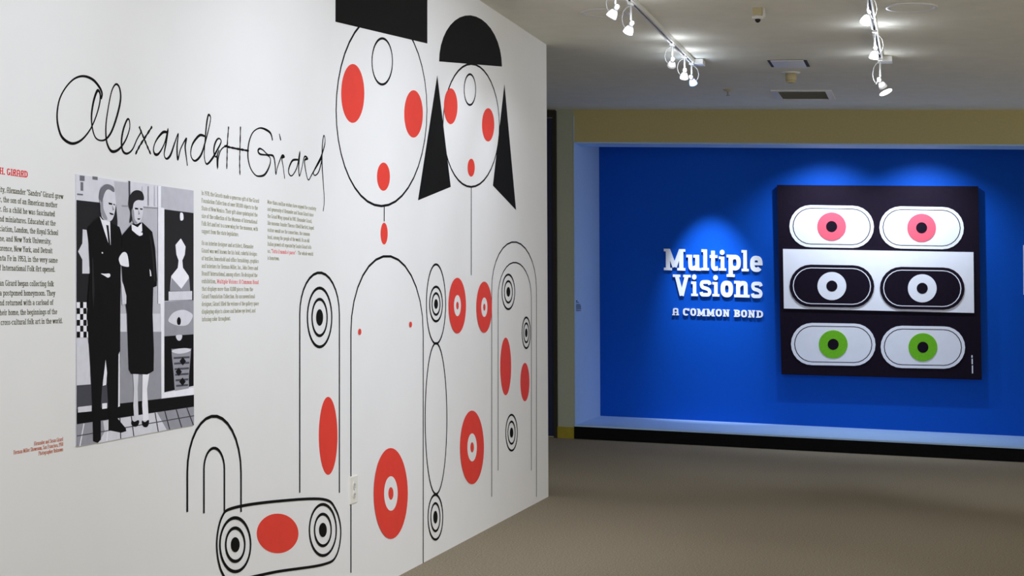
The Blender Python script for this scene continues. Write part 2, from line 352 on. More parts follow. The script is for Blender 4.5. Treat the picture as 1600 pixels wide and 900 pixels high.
def text_line(runs, y0, y1, z, cap, parent, s=1.15, t=.9, surf=mural, depth=.0006):
    """runs: [(string, material)] fitted between y0 and y1 with the baseline at z"""
    adv = sum(glyph(c_, s, t)[1] for r in runs for c_ in r[0]); sx = (y1 - y0) / adv; sz = cap / CH; x = 0
    for (st, m) in runs:
        fl = Flat(surf, depth, depth * .9)
        for c_ in st:
            vf, a = glyph(c_, s, t)
            for v, f in vf: fl.add(([(y0 + (x + p[0]) * sx, z + p[1] * sz) for p in v], f))
            x += a
        if fl.v: fl.build('text_line', m, parent)
def text_block(name, label, cat, lines, loc):
    th = thing(name, label, cat, loc)
    for ln in lines: text_line(*ln, th)
    return th

# left biography text (its beginning is cut by the frame)
left = ['ity, Alexander "Sandro" Girard grew', 'r, the son of an American mother', 'r. As a child he was fascinated', 'nd miniatures. Educated at the', 'ciation, London, the Royal School',
        'ne, and New York University,', 'orence, New York, and Detroit', 'nta Fe in 1953, in the very same', 'f International Folk Art opened.',
        'an Girard began collecting folk', 'a postponed honeymoon. They', 'nd returned with a carload of', 'heir home, the beginnings of the', 'cross-cultural folk art in the world.']
ends = [99, 90, 86, 87, 91, 80, 82, 90, 86, 84, 86, 83, 89, 97.5]
y00 = hit(-1, 400, 0, 0).y
lines = []
for i, st in enumerate(left):
    zc = 1.6155 - .0266 * i if i < 9 else 1.361 - .0267 * (i - 9)
    ye = hit(ends[i], 400, 0, 0).y
    lines.append(([(st, 'text_olive')], y00 if i != 13 else hit(1, 500, 0, 0).y, ye, zc - .0055, .0155))
th = thing('wall_text', 'olive biography paragraphs cut by the left edge, left of the black and white print', 'wall text', (0, y00, 1.25))
for ln in lines: text_line(*ln, th)
hd = thing('wall_heading', 'red slab-serif heading above the biography paragraphs', 'wall text', (0, y00, 1.655))
text_line([('H. GIRARD', 'text_red')], hit(-1, 265, 0, 0).y, hit(43.5, 268, 0, 0).y, 1.6585, .0185, hd, 1.6, 1.15)
mid = ['In 1978, the Girards made a generous gift of the Girard', 'Foundation Collection of over 100,000 objects to the', 'State of New Mexico. Their gift alone quintupled the',
       'size of the collection of the Museum of International', 'Folk Art and led to a new wing for the museum, with', 'support from the state legislature.', None,
       'As an interior designer and architect, Alexander', 'Girard was well known for his bold, colorful designs', 'of textiles, household and office furnishings, graphics',
       'and interiors for Herman Miller, Inc., John Deere and', 'Braniff International, among others. He designed the', ('exhibition, ', 'Multiple Visions: A Common Bond'),
       'that displays more than 10,000 pieces from the', 'Girard Foundation Collection. An unconventional', 'designer, Girard filled the volume of the gallery space', 'displaying objects above and below eye level, and', 'infusing color throughout.']
mend = [405, 403, 402.5, 402, 403, 373, 0, 396, 401.5, 404, 403, 402, 404, 395, 398, 404, 399, 360]
zt = hit(315, 302, 0, 0).z; zb = hit(315, 499.5, 0, 0).z
th = thing('wall_text', 'pale olive two-paragraph text column just right of the black and white print', 'wall text', (0, hit(315, 400, 0, 0).y, zb))
ya = hit(315, 400, 0, 0).y
for i, st in enumerate(mid):
    if st is None: continue
    z = zt + (zb - zt) * (i if i < 6 else i - .45) / 16.55 - .0055
    runs = [(st, 'text_pale')] if isinstance(st, str) else [(st[0], 'text_pale'), (st[1], 'text_red')]
    text_line(runs, ya, hit(mend[i], 400, 0, 0).y, z, .0148, th, .85, .7)
rgt = ['More than a million visitors have enjoyed the creativity', 'and generosity of Alexander and Susan Girard since', 'the Girard Wing opened in 1982. Alexander Girard,', 'like museum founder Florence Dibell Bartlett, hoped',
       'visitors would see the connections, the common', 'bond, among the people of the world. As an old', 'Italian proverb oft repeated by Sandro Girard tells', ('us, ', '"Tutto il mondo \u00e8 paese"', ' \u2013 The whole world'), 'is hometown.']
rend = [494, 490, 487.5, 490.5, 484, 483.5, 486.5, 489.5, 436.5]
ya = hit(418, 400, 0, 0).y; zt = hit(418, 316, 0, 0).z; zb = hit(418, 403.5, 0, 0).z
th = thing('wall_text', 'pale olive single-paragraph text column below the end of the handwritten name', 'wall text', (0, ya, zb))
for i, st in enumerate(rgt):
    z = zt + (zb - zt) * i / 8 - .0055
    runs = [(st, 'text_pale')] if isinstance(st, str) else [(st[0], 'text_pale'), (st[1], 'text_red'), (st[2], 'text_pale')]
    text_line(runs, ya, hit(rend[i], 400, 0, 0).y, z, .0148, th, .85, .7)
th = thing('photo_caption', 'small rust coloured three-line caption at lower left of the print', 'wall text', (0, hit(21, 705, 0, 0).y, hit(98, 702, 0, 0).z))
for st, x0, y_, i in (('Alexander and Susan Girard', 53, 686, 0), ('Herman Miller Showroom, San Francisco, 1958', 21, 694, 1), ('Photographer Unknown', 60, 702, 2)):
    text_line([(st, 'text_rust')], hit(x0, 700, 0, 0).y, hit(98.5, 700, 0, 0).y, hit(98.5, y_, 0, 0).z - .005, .011, th, 1.1, .9)

# ------------------------------------------------------------------ handwritten name
SIG = [
 [(305,190),(310,160),(295,125),(260,85),(210,66),(160,80),(115,125),(80,190),(66,270),(72,340),(95,400),(145,432),(195,415),(240,365),(272,300),(296,220),(300,165),(285,145),(265,200),(253,280),(258,350),(275,400),(305,416),(335,405),(365,360),(395,270),(411,190),(405,130),(385,110),(362,150),(342,250),(331,340),(335,420),(355,468),(380,475),(410,455),(440,410),(460,350),(458,305),(445,305),(425,360),(416,420),(422,470),(445,487),(475,465),(500,410),(522,372)],
 [(512,340),(530,385),(555,445),(575,490)], [(582,340),(550,390),(515,445),(492,490)],
 [(668,372),(640,372),(605,415),(590,460),(598,490),(620,485),(650,430),(668,358),(658,430),(648,490),(660,515),(682,495),(705,430),(724,380),(718,450),(722,518),(738,460),(768,405),(762,450),(770,520),(774,553)],
 [(868,392),(840,388),(805,430),(792,480),(800,515),(820,525),(850,490),(875,410),(895,330),(900,290),(888,278),(878,330),(870,420),(866,500),(878,543),(905,520),(935,470),(957,425),(950,406),(936,410),(922,440),(918,480),(930,505),(946,470),(936,500),(938,560),(942,510),(958,465),(990,440)],
 [(998,340),(992,420),(990,500),(988,570)], [(1063,340),(1060,450),(1058,540),(1060,603)], [(975,446),(1040,460),(1108,472)],
 [(1237,415),(1225,375),(1190,352),(1160,350),(1128,375),(1108,430),(1103,500),(1115,560),(1140,600),(1165,610),(1195,600),(1218,560),(1226,520),(1210,497),(1170,490),(1158,472),(1168,460),(1188,470),(1210,492),(1240,500),(1250,540),(1255,598),(1264,560),(1287,500),(1300,504),(1288,514),(1295,560),(1303,623)],
 [(1274,380),(1282,415)],
 [(1375,520),(1345,525),(1325,570),(1328,600),(1345,605),(1370,560),(1385,482),(1379,560),(1383,608),(1395,570),(1410,505),(1427,514),(1411,526),(1419,590),(1432,630),(1452,598),(1480,550),(1505,512),(1490,580),(1470,605),(1459,590),(1480,545),(1502,500),(1520,440),(1522,405),(1515,390),(1508,440),(1506,540),(1512,640),(1518,740),(1512,800)]]
th = thing('wall_lettering', 'large black handwritten name sweeping across the white mural wall', 'lettering', (0, hit(90, 200, 0, 0).y, hit(505, 328, 0, 0).z))
def onmural(p): q = hit(p[0], p[1], 0, 0); return (q.y, q.z)
for st in SIG:
    fl = Flat(mural, .0010, .0008)
    pts = cat_rom([onmural((70 + a / 3.478, 100 + b / 3.478)) for a, b in st], False, 7)
    fl.add(ribbon(pts, lambda q: .0072 + .0022 * math.sin(q * 37))); fl.build('pen_stroke', 'line_black', th)

# ------------------------------------------------------------------ black and white photographic print
pr = thing('photo_print', 'large black and white print of two people in dark clothes standing side by side', 'photograph', (0, hit(117, 697, 0, 0).y, hit(117, 697, 0, 0).z))
def P2(pts): return [onmural(p) for p in pts]
def crop(zx, zy, ox, oy, pts): return [(ox + a / zx, oy + b / zy) for a, b in pts]
fl = Flat(mural, .003, .0028); fl.add(poly(P2([(117.5, 272), (301, 300), (301, 665), (118, 697)]))); fl.build('print_sheet', 'print_grey6', pr)
LAY = [0]
def ink(name, m, pts, smooth=False, lv=None):
    LAY[0] += 1; fl = Flat(mural, .003 + .00003 * LAY[0], .00003)
    q = P2(pts)
    if smooth: q = cat_rom(q, True, 4)
    fl.add(poly(q)); return fl.build(name, m, pr)
A4 = lambda *p: [(100 + a / 3.914, 260 + b / 3.913) for a, b in p]      # upper crop coordinates
A5 = lambda *p: [(100 + a / 3.914, 480 + b / 3.913) for a, b in p]      # lower crop coordinates
def clampq(pts): return [(min(max(a, 117.8), 300.8), b) for a, b in pts]
g3, g4, g5, g6, g7 = ('print_grey%d' % i for i in (3, 4, 5, 6, 7)); g0, g1, g2 = ('print_grey%d' % i for i in (0, 1, 2))
ink('backdrop', g6, [(118, 273), (186, 283), (186, 500), (118, 560)])
ink('backdrop', g1, A4((70, 205), (312, 232), (330, 360), (320, 900), (70, 880)))
ink('backdrop', g5, A4((300, 90), (590, 120), (590, 900), (320, 900), (322, 330)))
ink('backdrop', g6, A4((400, 92), (585, 118), (585, 255), (400, 235)))
ink('backdrop', g2, A4((388, 88), (400, 90), (400, 240), (390, 240)))
for q in (((90, 55), (120, 58), (120, 90), (90, 88)), ((95, 95), (112, 97), (112, 150), (95, 148)), ((168, 60), (200, 64), (200, 84), (168, 80)), ((74, 165), (110, 168), (110, 178), (74, 175))):
    ink('poster_mark', g3, A4(*q))
ink('side_panel', g6, A4((108, 385), (132, 388), (158, 560), (158, 655), (106, 655), (106, 570), (80, 520), (106, 470)))
ink('wall_panel', g5, A4((590, 120), (787, 148), (787, 285), (590, 262)))
ink('shelf_edge', g7, A4((584, 250), (608, 255), (608, 900), (584, 900)))
ink('shelf_niche', g1, A4((608, 262), (787, 285), (787, 818), (608, 822)))
ink('lamp_spot', g7, A4((705, 285), (722, 288), (724, 325), (706, 328)), True)
# plain pale bust form on a plinth in the niche
ink('bust', g7, A4((709, 440), (738, 490), (733, 540), (718, 575), (722, 620), (757, 670), (766, 762), (642, 762), (650, 670), (690, 620), (695, 575), (682, 540), (676, 480)))
ink('bust', g4, A4((652, 680), (712, 748), (760, 680), (766, 762), (642, 762)))
ink('plinth', g6, A4((634, 765), (778, 762), (778, 815), (634, 820)))
ink('shelf_back', g4, A4((608, 826), (787, 818), (787, 1040), (608, 1060)))
ink('plaque', g6, [(261.5, 500), (270, 488), (285, 484), (297, 489), (299.5, 495), (292, 507), (280, 509), (268, 506)], True)
ink('plaque', g0, [(275, 500), (278, 495), (281, 500), (280, 507), (276, 507)], True)
ink('shelf_niche', g0, A5((608, 178), (787, 165), (787, 480), (608, 520)))
ink('lamp_spot', g6, A5((680, 172), (715, 170), (712, 195), (698, 205), (684, 195)), True)
bk = A5((652, 268), (665, 255), (765, 252), (770, 270), (758, 420), (752, 505), (690, 518), (672, 505), (664, 400))
ink('basket', g4, bk, True)
ink('basket_rim', g6, A5((652, 270), (680, 256), (740, 250), (770, 262), (740, 278), (690, 284)), True)
for i in range(6):
    y = 305 + i * 34; ink('basket_band', g2, A5((664 + i * 3, y), (762 - i * 2, y - 6), (762 - i * 2, y + 6), (664 + i * 3, y + 12)))
for q in ((720, 330), (695, 395), (718, 455)): ink('basket_motif', g0, A5((q[0] - 20, q[1]), (q[0], q[1] - 26), (q[0] + 20, q[1]), (q[0], q[1] + 26)))
ink('shelf_edge', g7, A5((584, 0), (606, 0), (606, 570), (590, 580)))
ink('shelf_base', g7, A5((600, 525), (787, 490), (787, 540), (600, 568)))
ink('cupboard_front', g4, A5((335, 150), (588, 150), (588, 585), (335, 610)))
ink('cupboard_front', g6, A5((70, 220), (150, 220), (152, 470), (70, 478)))
# checkered cloth
for r in range(6):
    for q in range(4):
        if (r + q) % 2 == 0 or True:
            x0 = 70 + q * 20; y0 = 830 + r * 36
            ink('checker_square', g0 if (r + q) % 2 else g7, A4((x0, y0), (x0 + 20, y0), (x0 + 20, y0 + 36), (x0, y0 + 36)))
ink('kick_board', g0, A5((70, 620), (787, 535), (787, 608), (70, 715)))
ink('kick_board', g2, A5((70, 478), (330, 460), (330, 610), (70, 618)))
ink('kick_board', g6, A5((76, 610), (160, 600), (160, 636), (76, 644)))
ink('tiled_floor', g4, A5((70, 716), (787, 608), (787, 720), (70, 852)))
ink('tiled_floor', g6, A5((230, 695), (560, 642), (620, 750), (200, 830), (240, 760)))
for x0, x1 in ((110, 85), (260, 250), (330, 335), (400, 415), (545, 565), (605, 635), (675, 708), (740, 780)):
    f0 = lambda x: 716 - (x - 70) * .1506; f1 = lambda x: 852 - (x - 70) * .184
    ink('tile_joint', g1 if x0 > 300 else g7, A5((x0, f0(x0)), (x0 + 6, f0(x0)), (x1 + 6, f1(x1)), (x1, f1(x1))))
ink('tile_joint', g2, A5((70, 784), (787, 660), (787, 666), (70, 790)))
for x0, x1, m_ in ((470, 476, g6), (505, 510, g4), (545, 552, g6)): ink('panel_joint', m_, A4((x0, 120), (x1, 121), (x1, 240), (x0, 238)))
ink('panel_joint', g4, A4((345, 236), (584, 252), (584, 258), (345, 242)))
ink('panel_joint', g7, A4((566, 118), (584, 120), (584, 840), (566, 840)))
# man in a dark suit
ink('printed_man', g0, A4((136, 372), (205, 308), (330, 370), (345, 420), (338, 560), (335, 900), (334, 1200), (318, 1470), (318, 1540), (368, 1600), (372, 1618), (340, 1628), (262, 1612), (262, 1480), (245, 1190), (225, 1330), (215, 1480), (216, 1670), (196, 1690), (168, 1680), (165, 1560), (156, 1300), (130, 900), (150, 640)))
ink('printed_man', g7, A4((208, 305), (225, 325), (272, 338), (276, 480), (262, 470), (238, 400)))
ink('printed_man', g0, A4((248, 358), (262, 360), (275, 488), (262, 470), (254, 400)))
ink('printed_man', g6, A4((212, 190), (235, 145), (280, 140), (302, 180), (306, 240), (296, 300), (280, 330), (255, 335), (222, 310), (212, 240)), True)
ink('printed_man', g4, A4((214, 200), (228, 200), (232, 260), (256, 320), (236, 322), (214, 280)), True)
ink('printed_man', g3, A4((206, 190), (215, 135), (250, 108), (292, 125), (296, 158), (262, 140), (240, 160), (222, 215), (210, 205)), True)
ink('printed_man', g0, A4((262, 220), (285, 225), (285, 235), (264, 232)))
ink('printed_man', g1, A4((292, 228), (302, 232), (301, 238), (292, 236)))
ink('printed_man', g1, A4((268, 282), (292, 290), (290, 297), (274, 294)), True)
ink('printed_man', g4, A4((284, 236), (298, 266), (286, 270)))
ink('printed_man', g7, A4((215, 655), (240, 656), (268, 655), (272, 672), (258, 680), (240, 670)), True)
# woman in a dark dress
ink('printed_woman', g6, A5((412, 405), (446, 405), (440, 500), (446, 690), (420, 692), (414, 600), (418, 500)))
ink('printed_woman', g7, A5((470, 405), (512, 405), (498, 500), (508, 690), (474, 692), (468, 600)))
ink('printed_woman', g0, A4((345, 420), (405, 350), (470, 342), (530, 400), (548, 500), (560, 690), (558, 730), (536, 740), (532, 900), (540, 1130), (538, 1250), (500, 1272), (400, 1268), (386, 1240), (376, 900), (350, 700), (340, 560)))
ink('printed_woman', g0, A5((405, 690), (420, 700), (442, 690), (450, 700), (440, 725), (420, 730), (402, 715)), True)
ink('printed_woman', g0, A5((468, 692), (485, 702), (506, 688), (510, 705), (500, 730), (480, 732), (468, 715)), True)
ink('printed_woman', g7, A4((402, 352), (440, 372), (466, 345), (468, 395), (440, 420), (405, 390)))
ink('printed_woman', g6, A4((410, 210), (430, 196), (468, 205), (474, 260), (464, 320), (442, 350), (416, 345), (404, 290)), True)
ink('printed_woman', g1, A4((390, 190), (410, 155), (440, 145), (470, 160), (478, 205), (440, 206), (418, 222), (410, 260), (404, 330), (392, 340), (398, 280), (386, 240)), True)
ink('printed_woman', g0, A4((422, 252), (444, 255), (443, 264), (424, 263)))
ink('printed_woman', g0, A4((454, 255), (471, 258), (469, 266), (455, 264)))
ink('printed_woman', g4, A4((444, 262), (454, 292), (444, 296)))
ink('printed_woman', g4, A4((404, 262), (416, 268), (422, 320), (440, 348), (416, 345), (404, 300)), True)
ink('printed_woman', g1, A4((438, 318), (456, 318), (450, 326), (441, 325)), True)
ink('printed_woman', g7, A4((446, 408), (468, 404), (468, 420), (446, 424)), True)
ink('printed_hands', g7, A4((325, 560), (350, 525), (375, 535), (386, 600), (380, 614), (340, 605), (330, 590)), True)
ink('printed_woman', g1, A4((512, 420), (520, 430), (540, 560), (548, 700), (540, 705), (530, 560)))
ink('printed_man', g1, A4((160, 560), (166, 560), (176, 760), (168, 880), (160, 760)))
ink('printed_man', g6, A4((220, 522), (228, 526), (226, 534), (218, 530)))
ink('printed_gap', g6, A4((338, 695), (352, 720), (370, 790), (370, 840), (345, 846)))
ink('printed_gap', g7, A5((243, 320), (252, 400), (246, 475), (225, 480)))
ink('printed_gap', g7, A5((222, 588), (252, 585), (252, 618), (222, 622)))
ink('printed_gap', g7, A5((322, 290), (330, 270), (330, 605), (320, 610)))
ink('printed_gap', g7, A4((512, 625), (520, 640), (524, 670), (516, 672)))

# ------------------------------------------------------------------ painted mural (abstract composition of lines, ovals and rings)
mu = thing('wall_mural', 'tall abstract wall mural of black outlines, red ovals and ring targets', 'mural', (0, hit(600, 700, 0, 0).y, 0.02))
LV = [0]
def mflat(): LV[0] += 1; return Flat(mural, .0008 + .00003 * LV[0], .0006)
def disc(name, m, cx, cy, rx, ry):
    mflat().add(poly([onmural(p) for p in ell(cx, cy, rx, ry, 44)])).build(name, m, mu)
def line(pts, w=.011, closed=False, smooth=True, m='line_black'):
    q = [onmural(p) for p in pts]
    if smooth: q = cat_rom(q, closed, 8)
    mflat().add(ribbon(q, w, closed)).build('outline', m, mu)
def oval_line(cx, cy, rx, ry, w=.011): line(ell(cx, cy, rx, ry, 40), w, True, False)
def target(cx, cy, rx, ry, n=2):
    for i in range(n): oval_line(cx, cy, rx * (1 - .38 * i), ry * (1 - .38 * i), .012)
    disc('dot', 'line_black', cx, cy, rx * .28, ry * .28)
def clip_top(pts):                       # keep inside the wall's height
    o = []
    for p in pts:
        y, z = onmural(p); o.append((y, min(z, ZC - .004)))
    return o
def black(pts, smooth=False):
    q = clip_top(pts)
    if smooth: q = cat_rom(q, True, 5)
    mflat().add(poly(q)).build('black_field', 'line_black', mu)
# plain tall ovals, black fields and red ovals
black([(524, -60), (667.5, -60), (667.5, 68), (524, 34)])
oval_line(596, 172, 71, 150)
for q in ((551, 146, 18, 46), (646, 178, 14.5, 37), (599, 276, 10, 22), (600, 365, 5.5, 17), (512.5, 681, 14.5, 61), (433.5, 833.5, 32.5, 31), (790, 572.5, 8.5, 45), (820, 597, 7, 30)):
    disc('red_oval', 'vermilion', *q)
oval_line(597, 96, 16, 36)
black([(686, 96)] + [(735 + 49 * math.cos(math.radians(t)), 100 - 76 * math.sin(math.radians(t)) + 4 * math.cos(math.radians(t))) for t in range(170, 5, -10)] + [(784, 104)])
black([(683, 118), (704, 292), (653, 313)])
black([(788, 132), (806, 328), (770, 290)])
oval_line(736, 196, 44, 96)
for q in ((704, 166, 10.5, 28), (762.5, 195, 9.5, 26), (736, 262, 5.5, 14)): disc('red_oval', 'vermilion', *q)
oval_line(734, 140, 9, 24)
# plain arches, columns and a chain of loops below
def arch(x0, x1, yt, yb, w=.011):
    r = (x1 - x0) / 2; h_ = r * 2.1
    pts = [(x0, yb)] + [(x0, yt + h_ + (yb - yt - h_) * k / 3) for k in (2, 1)] + [(x0 + r - r * math.cos(math.radians(t)), yt + h_ - h_ * math.sin(math.radians(t))) for t in range(0, 181, 12)] + [(x1, yt + h_ + (yb - yt - h_) * k / 3) for k in (1, 2)] + [(x1, yb)]
    line(pts, w, False, False)
arch(468, 530, 426, 770); arch(548, 661, 400, 895); arch(768, 838, 378, 776, .009); arch(778, 830, 410, 735, .008)
line([(600, 323), (600, 346)], .01, False, False); line([(736, 293), (736, 430)], .01, False, False)
oval_line(681, 475, 15, 62); oval_line(681, 654, 17, 118)
target(499, 496, 19, 46); target(681, 475, 10, 27); target(794, 456, 10, 27); target(822, 520, 6.5, 24); target(799, 676, 9, 28); target(680, 808, 11.5, 35); target(367, 851, 24, 42); target(504, 828, 21, 40)
line([(338, 851), (346, 808), (366, 793), (433, 783), (504, 780), (524, 796), (532, 830), (525, 868), (504, 882), (433, 893), (366, 906), (346, 894)], .011, True)
arch(292, 376, 650, 800); arch(318, 350, 700, 802, .010)
# large red discs with pale rings
for cx, cy, rx, ry in ((610, 771, 26.5, 71), (737, 699, 18.5, 57.5), (714, 477.5, 13.5, 43.5), (756, 480, 12, 40)):
    disc('red_disc', 'vermilion', cx, cy, rx, ry); disc('pale_ring', 'mural_white', cx, cy, rx * .40, ry * .38); disc('red_dot', 'vermilion', cx, cy, rx * .15, ry * .14)
for q in ((561.5, 518.5, 2.2, 5), (641, 507, 2, 4.5)): disc('red_dot', 'vermilion', *q)

# ------------------------------------------------------------------ outlet on the mural wall
a = hit(545, 745, 0, 0); b = hit(557.5, 785, 0, 0); oy0, oy1, oz0, oz1 = a.y, b.y, b.z, a.z
ot = thing('wall_outlet', 'ivory duplex power outlet low on the mural wall', 'outlet', (0, (oy0 + oy1) / 2, oz0))
g = G(); g.add([(0, oy0, oz0), (0, oy1, oz0), (0, oy1, oz1), (0, oy0, oz1), (.006, oy0 + .004, oz0 + .004), (.006, oy1 - .004, oz0 + .004), (.006, oy1 - .004, oz1 - .004), (.006, oy0 + .004, oz1 - .004)],
               [(0, 1, 2, 3), (4, 7, 6, 5), (0, 4, 5, 1), (1, 5, 6, 2), (2, 6, 7, 3), (3, 7, 4, 0)]); g.build('cover_plate', 'plate_ivory', ot)
for zz in (.33, .67):
    zc = oz0 + (oz1 - oz0) * zz; yc = (oy0 + oy1) / 2
    g = G(); g.lathe((.006, yc, zc), (1, 0, 0), [(0, .016), (.003, .016)], 18); sk = g.build('socket', 'plate_ivory', ot)
    g = G(); g.box(.009, .0096, yc - .008, yc - .005, zc - .005, zc + .007).box(.009, .0096, yc + .005, yc + .008, zc - .004, zc + .006).box(.009, .0096, yc - .003, yc + .003, zc - .012, zc - .007); g.build('socket_slot', 'slot_dark', sk)
g = G(); g.lathe((.006, (oy0 + oy1) / 2, (oz0 + oz1) / 2), (1, 0, 0), [(0, .003), (.0012, .003)], 10); g.build('screw', 'metal_grey', ot)

# ------------------------------------------------------------------ raised title letters on the blue wall
def onblue(u, v, off=0): q = hit(u, v, 1, YW - off); return (q.x, q.z)
def title(name, label, spec, s, t, lift, depth):
    q0 = onblue(1000 + spec[0][1] / 5.627, 360 + spec[0][4] / 5.625)
    th = thing(name, label, 'lettering', (q0[0], YW, q0[1]))
    for ch, x0, x1, yt, yb in spec:
        vf, a = glyph(ch, s, t); xs = [p[0] for v, f in vf for p in v]; ys = [p[1] for v, f in vf for p in v]
        ux0, uz0 = onblue(1000 + x0 / 5.627, 360 + yb / 5.625, lift); ux1, uz1 = onblue(1000 + x1 / 5.627, 360 + yt / 5.625, lift); uxb = onblue(1000 + x1 / 5.627, 360 + yb / 5.625, lift)[0]
        fl = Flat(bluewall, lift, depth)
        for v, f in vf:
            fl.add(([(ux0 + (p[0] - min(xs)) / (max(xs) - min(xs)) * (uxb - ux0), uz0 + (p[1] - min(ys)) / (max(ys) - min(ys)) * (uz1 - uz0)) for p in v], f))
        fl.build('letter', 'letter_white', th)
title('title_lettering', 'white raised slab-serif two-line title on the blue wall', [
    ('M', 210, 398, 165, 349), ('u', 408, 537, 216, 352), ('l', 541, 606, 168, 351), ('t', 613, 688, 180, 354), ('i', 694, 757, 172, 353), ('p', 762, 886, 216, 408), ('l', 893, 956, 174, 359), ('e', 968, 1077, 224, 364),
    ('V', 289, 446, 390, 576), ('i', 450, 509, 388, 577), ('s', 523, 628, 438, 580), ('i', 636, 698, 394, 580), ('o', 709, 818, 444, 586), ('n', 828, 964, 446, 587), ('s', 975, 1078, 452, 594)], 1.95, 1.2, .02, .015)
title('subtitle_lettering', 'small white raised capital subtitle under the title on the blue wall', [
    ('A', 283, 343, 683, 745), ('C', 377, 434, 685, 748), ('O', 442, 494, 686, 750), ('M', 500, 577, 690, 752), ('M', 583, 658, 691, 754), ('O', 665, 720, 692, 756), ('N', 728, 788, 696, 757),
    ('B', 825, 881, 698, 760), ('O', 888, 941, 700, 763), ('N', 950, 1012, 702, 765), ('D', 1020, 1082, 705, 767)], 2.1, 1.4, .018, .013)

# ------------------------------------------------------------------ square panel artwork with three bands
AF = .075          # front of the panel, metres off the blue wall
def onart(u, v): return onblue(u, v, AF)
q = onart(1221, 585)
ar = thing('art_panel', 'big square dark panel with three bands of ringed discs on round-ended bars', 'artwork', (q[0], YW, q[1]))
QD = [onart(*p) for p in ((1214, 289), (1528.5, 291), (1534, 593.5), (1221, 585))]
fl = Flat(bluewall, AF, .05); fl.add(poly(QD)); fl.build('panel_board', 'art_black', ar)
cx_ = sum(p[0] for p in QD) / 4; cz_ = sum(p[1] for p in QD) / 4
fl = Flat(bluewall, AF - .05, AF - .052); fl.add(poly([(cx_ + (p[0] - cx_) * .7, cz_ + (p[1] - cz_) * .7) for p in QD])); fl.build('mounting_frame', 'art_black', ar)
def art(name, m, pts, lift, depth): Flat(bluewall, AF + lift, depth).add(poly([onart(*p) for p in pts])).build(name, m, ar)
art('white_band', 'art_white', ((1223.5, 389), (1521, 394), (1522, 489), (1225, 482)), .014, .0135)
rows = [((1299.5, 354), (1440, 356), 'art_white', 'art_pink', 'art_black', .002), ((1300, 447), (1441, 450.5), 'art_black', 'art_white', 'art_black', .016), ((1302, 538), (1442, 542.5), 'art_white', 'art_green', 'art_black', .002)]
for (c1, c2, mb, md, mc, l0) in rows:
    for c_ in (c1, c2):
        def bar(rx, ry): return [(c_[0] + sx * (rx - ry) + ry * math.cos(a_), c_[1] + sx * (rx - ry) * .016 + ry * math.sin(a_)) for sx, r_ in ((1, range(-90, 91, 15)), (-1, range(90, 271, 15))) for a_ in map(math.radians, r_)]
        art('bar_ground', mb, bar(66, 33), l0 + .006, .006)
        v_, f_ = annulus([onart(*p) for p in bar(61, 28.5)], [onart(*p) for p in bar(59.6, 27.3)])
        Flat(bluewall, AF + l0 + .0066, .0005).add((v_, f_)).build('bar_line', 'art_white' if mb == 'art_black' else 'art_black', ar)
        art('ring_disc', md, ell(c_[0], c_[1], 22.5, 22, 40), l0 + .010, .004)
        art('disc_centre', mc, ell(c_[0], c_[1], 8.6, 8.6, 28), l0 + .012, .002)
for (u, v0, v1) in ((1518.6, 555, 559), (1519, 560.5, 569), (1519.4, 571, 583.5)):
    art('mark', 'art_white', ((u - .9, v0), (u + .9, v0), (u + 1.0, v1), (u - .8, v1)), .0012, .001)

# small printed label on the alcove's white reveal
lb = thing('wall_label', 'tiny block of black print on the white alcove reveal', 'wall text', (X0 + .006, hit(900, 486, 0, X0 + .006).y, hit(900, 486, 0, X0 + .006).z))
for i, (v, w_) in enumerate(((469.5, 2.2), (472, 4.5), (475.3, 6.5), (477.2, 7.5), (479, 7.8), (480.8, 7.8), (482.6, 7.8), (485, 7.5))):
    a = hit(900, v, 0, X0 + .006); b = hit(900 + w_, v, 0, X0 + .006); hh = .0058 if i else .009
    g = G(); g.box(X0 + .0062, X0 + .0070, a.y, b.y, a.z - hh, a.z); g.build('print_line', 'line_black', lb)
# edge of a pale label at the right border of the picture
q = hit(1598.7, 383, 1, YW - .004)
g = G(); g.box(q.x, q.x + .32, YW - .012, YW - .001, q.z - .46, q.z); o = g.build('label_panel', 'letter_white'); tag(o, 'pale text panel on the blue wall at the far right edge', 'wall label')

# ------------------------------------------------------------------ ceiling: tracks and lamp heads
def zceil(y): return ZC if y < YC else ZC + (y - YC) / (YB - YC) * (ZC2 - ZC)
def track(x, y0, y1, label):
    zc = ZC
    t = thing('lighting_track', label, 'track', (x, y1, zc))
    g = G(); w = .017
    zt0, zt1 = zceil(y0), zceil(y1)
    g.box(x - w, x - .007, y0, y1, zc - .03, zc).box(x + .007, x + w, y0, y1, zc - .03, zc).box(x - .007, x + .007, y0, y1, zc - .008, zc); g.build('track_rail', 'metal_white', t)
    g = G(); g.box(x - .007, x + .007, y0 + .01, y1 - .01, zc - .011, zc - .0082); g.build('track_slot', 'slot_dark', t)
    g = G(); g.box(x - .02, x + .075, y1, y1 + .13, zc - .034, zc); g.build('feed_box', 'metal_white', t)
    return t
TLX, TRX = .872, 2.149
track(TLX, -1.0, 11.15, 'white ceiling track nearer the mural wall')
track(TRX, -1.0, 11.08, 'white ceiling track on the right, nearer the art panel')
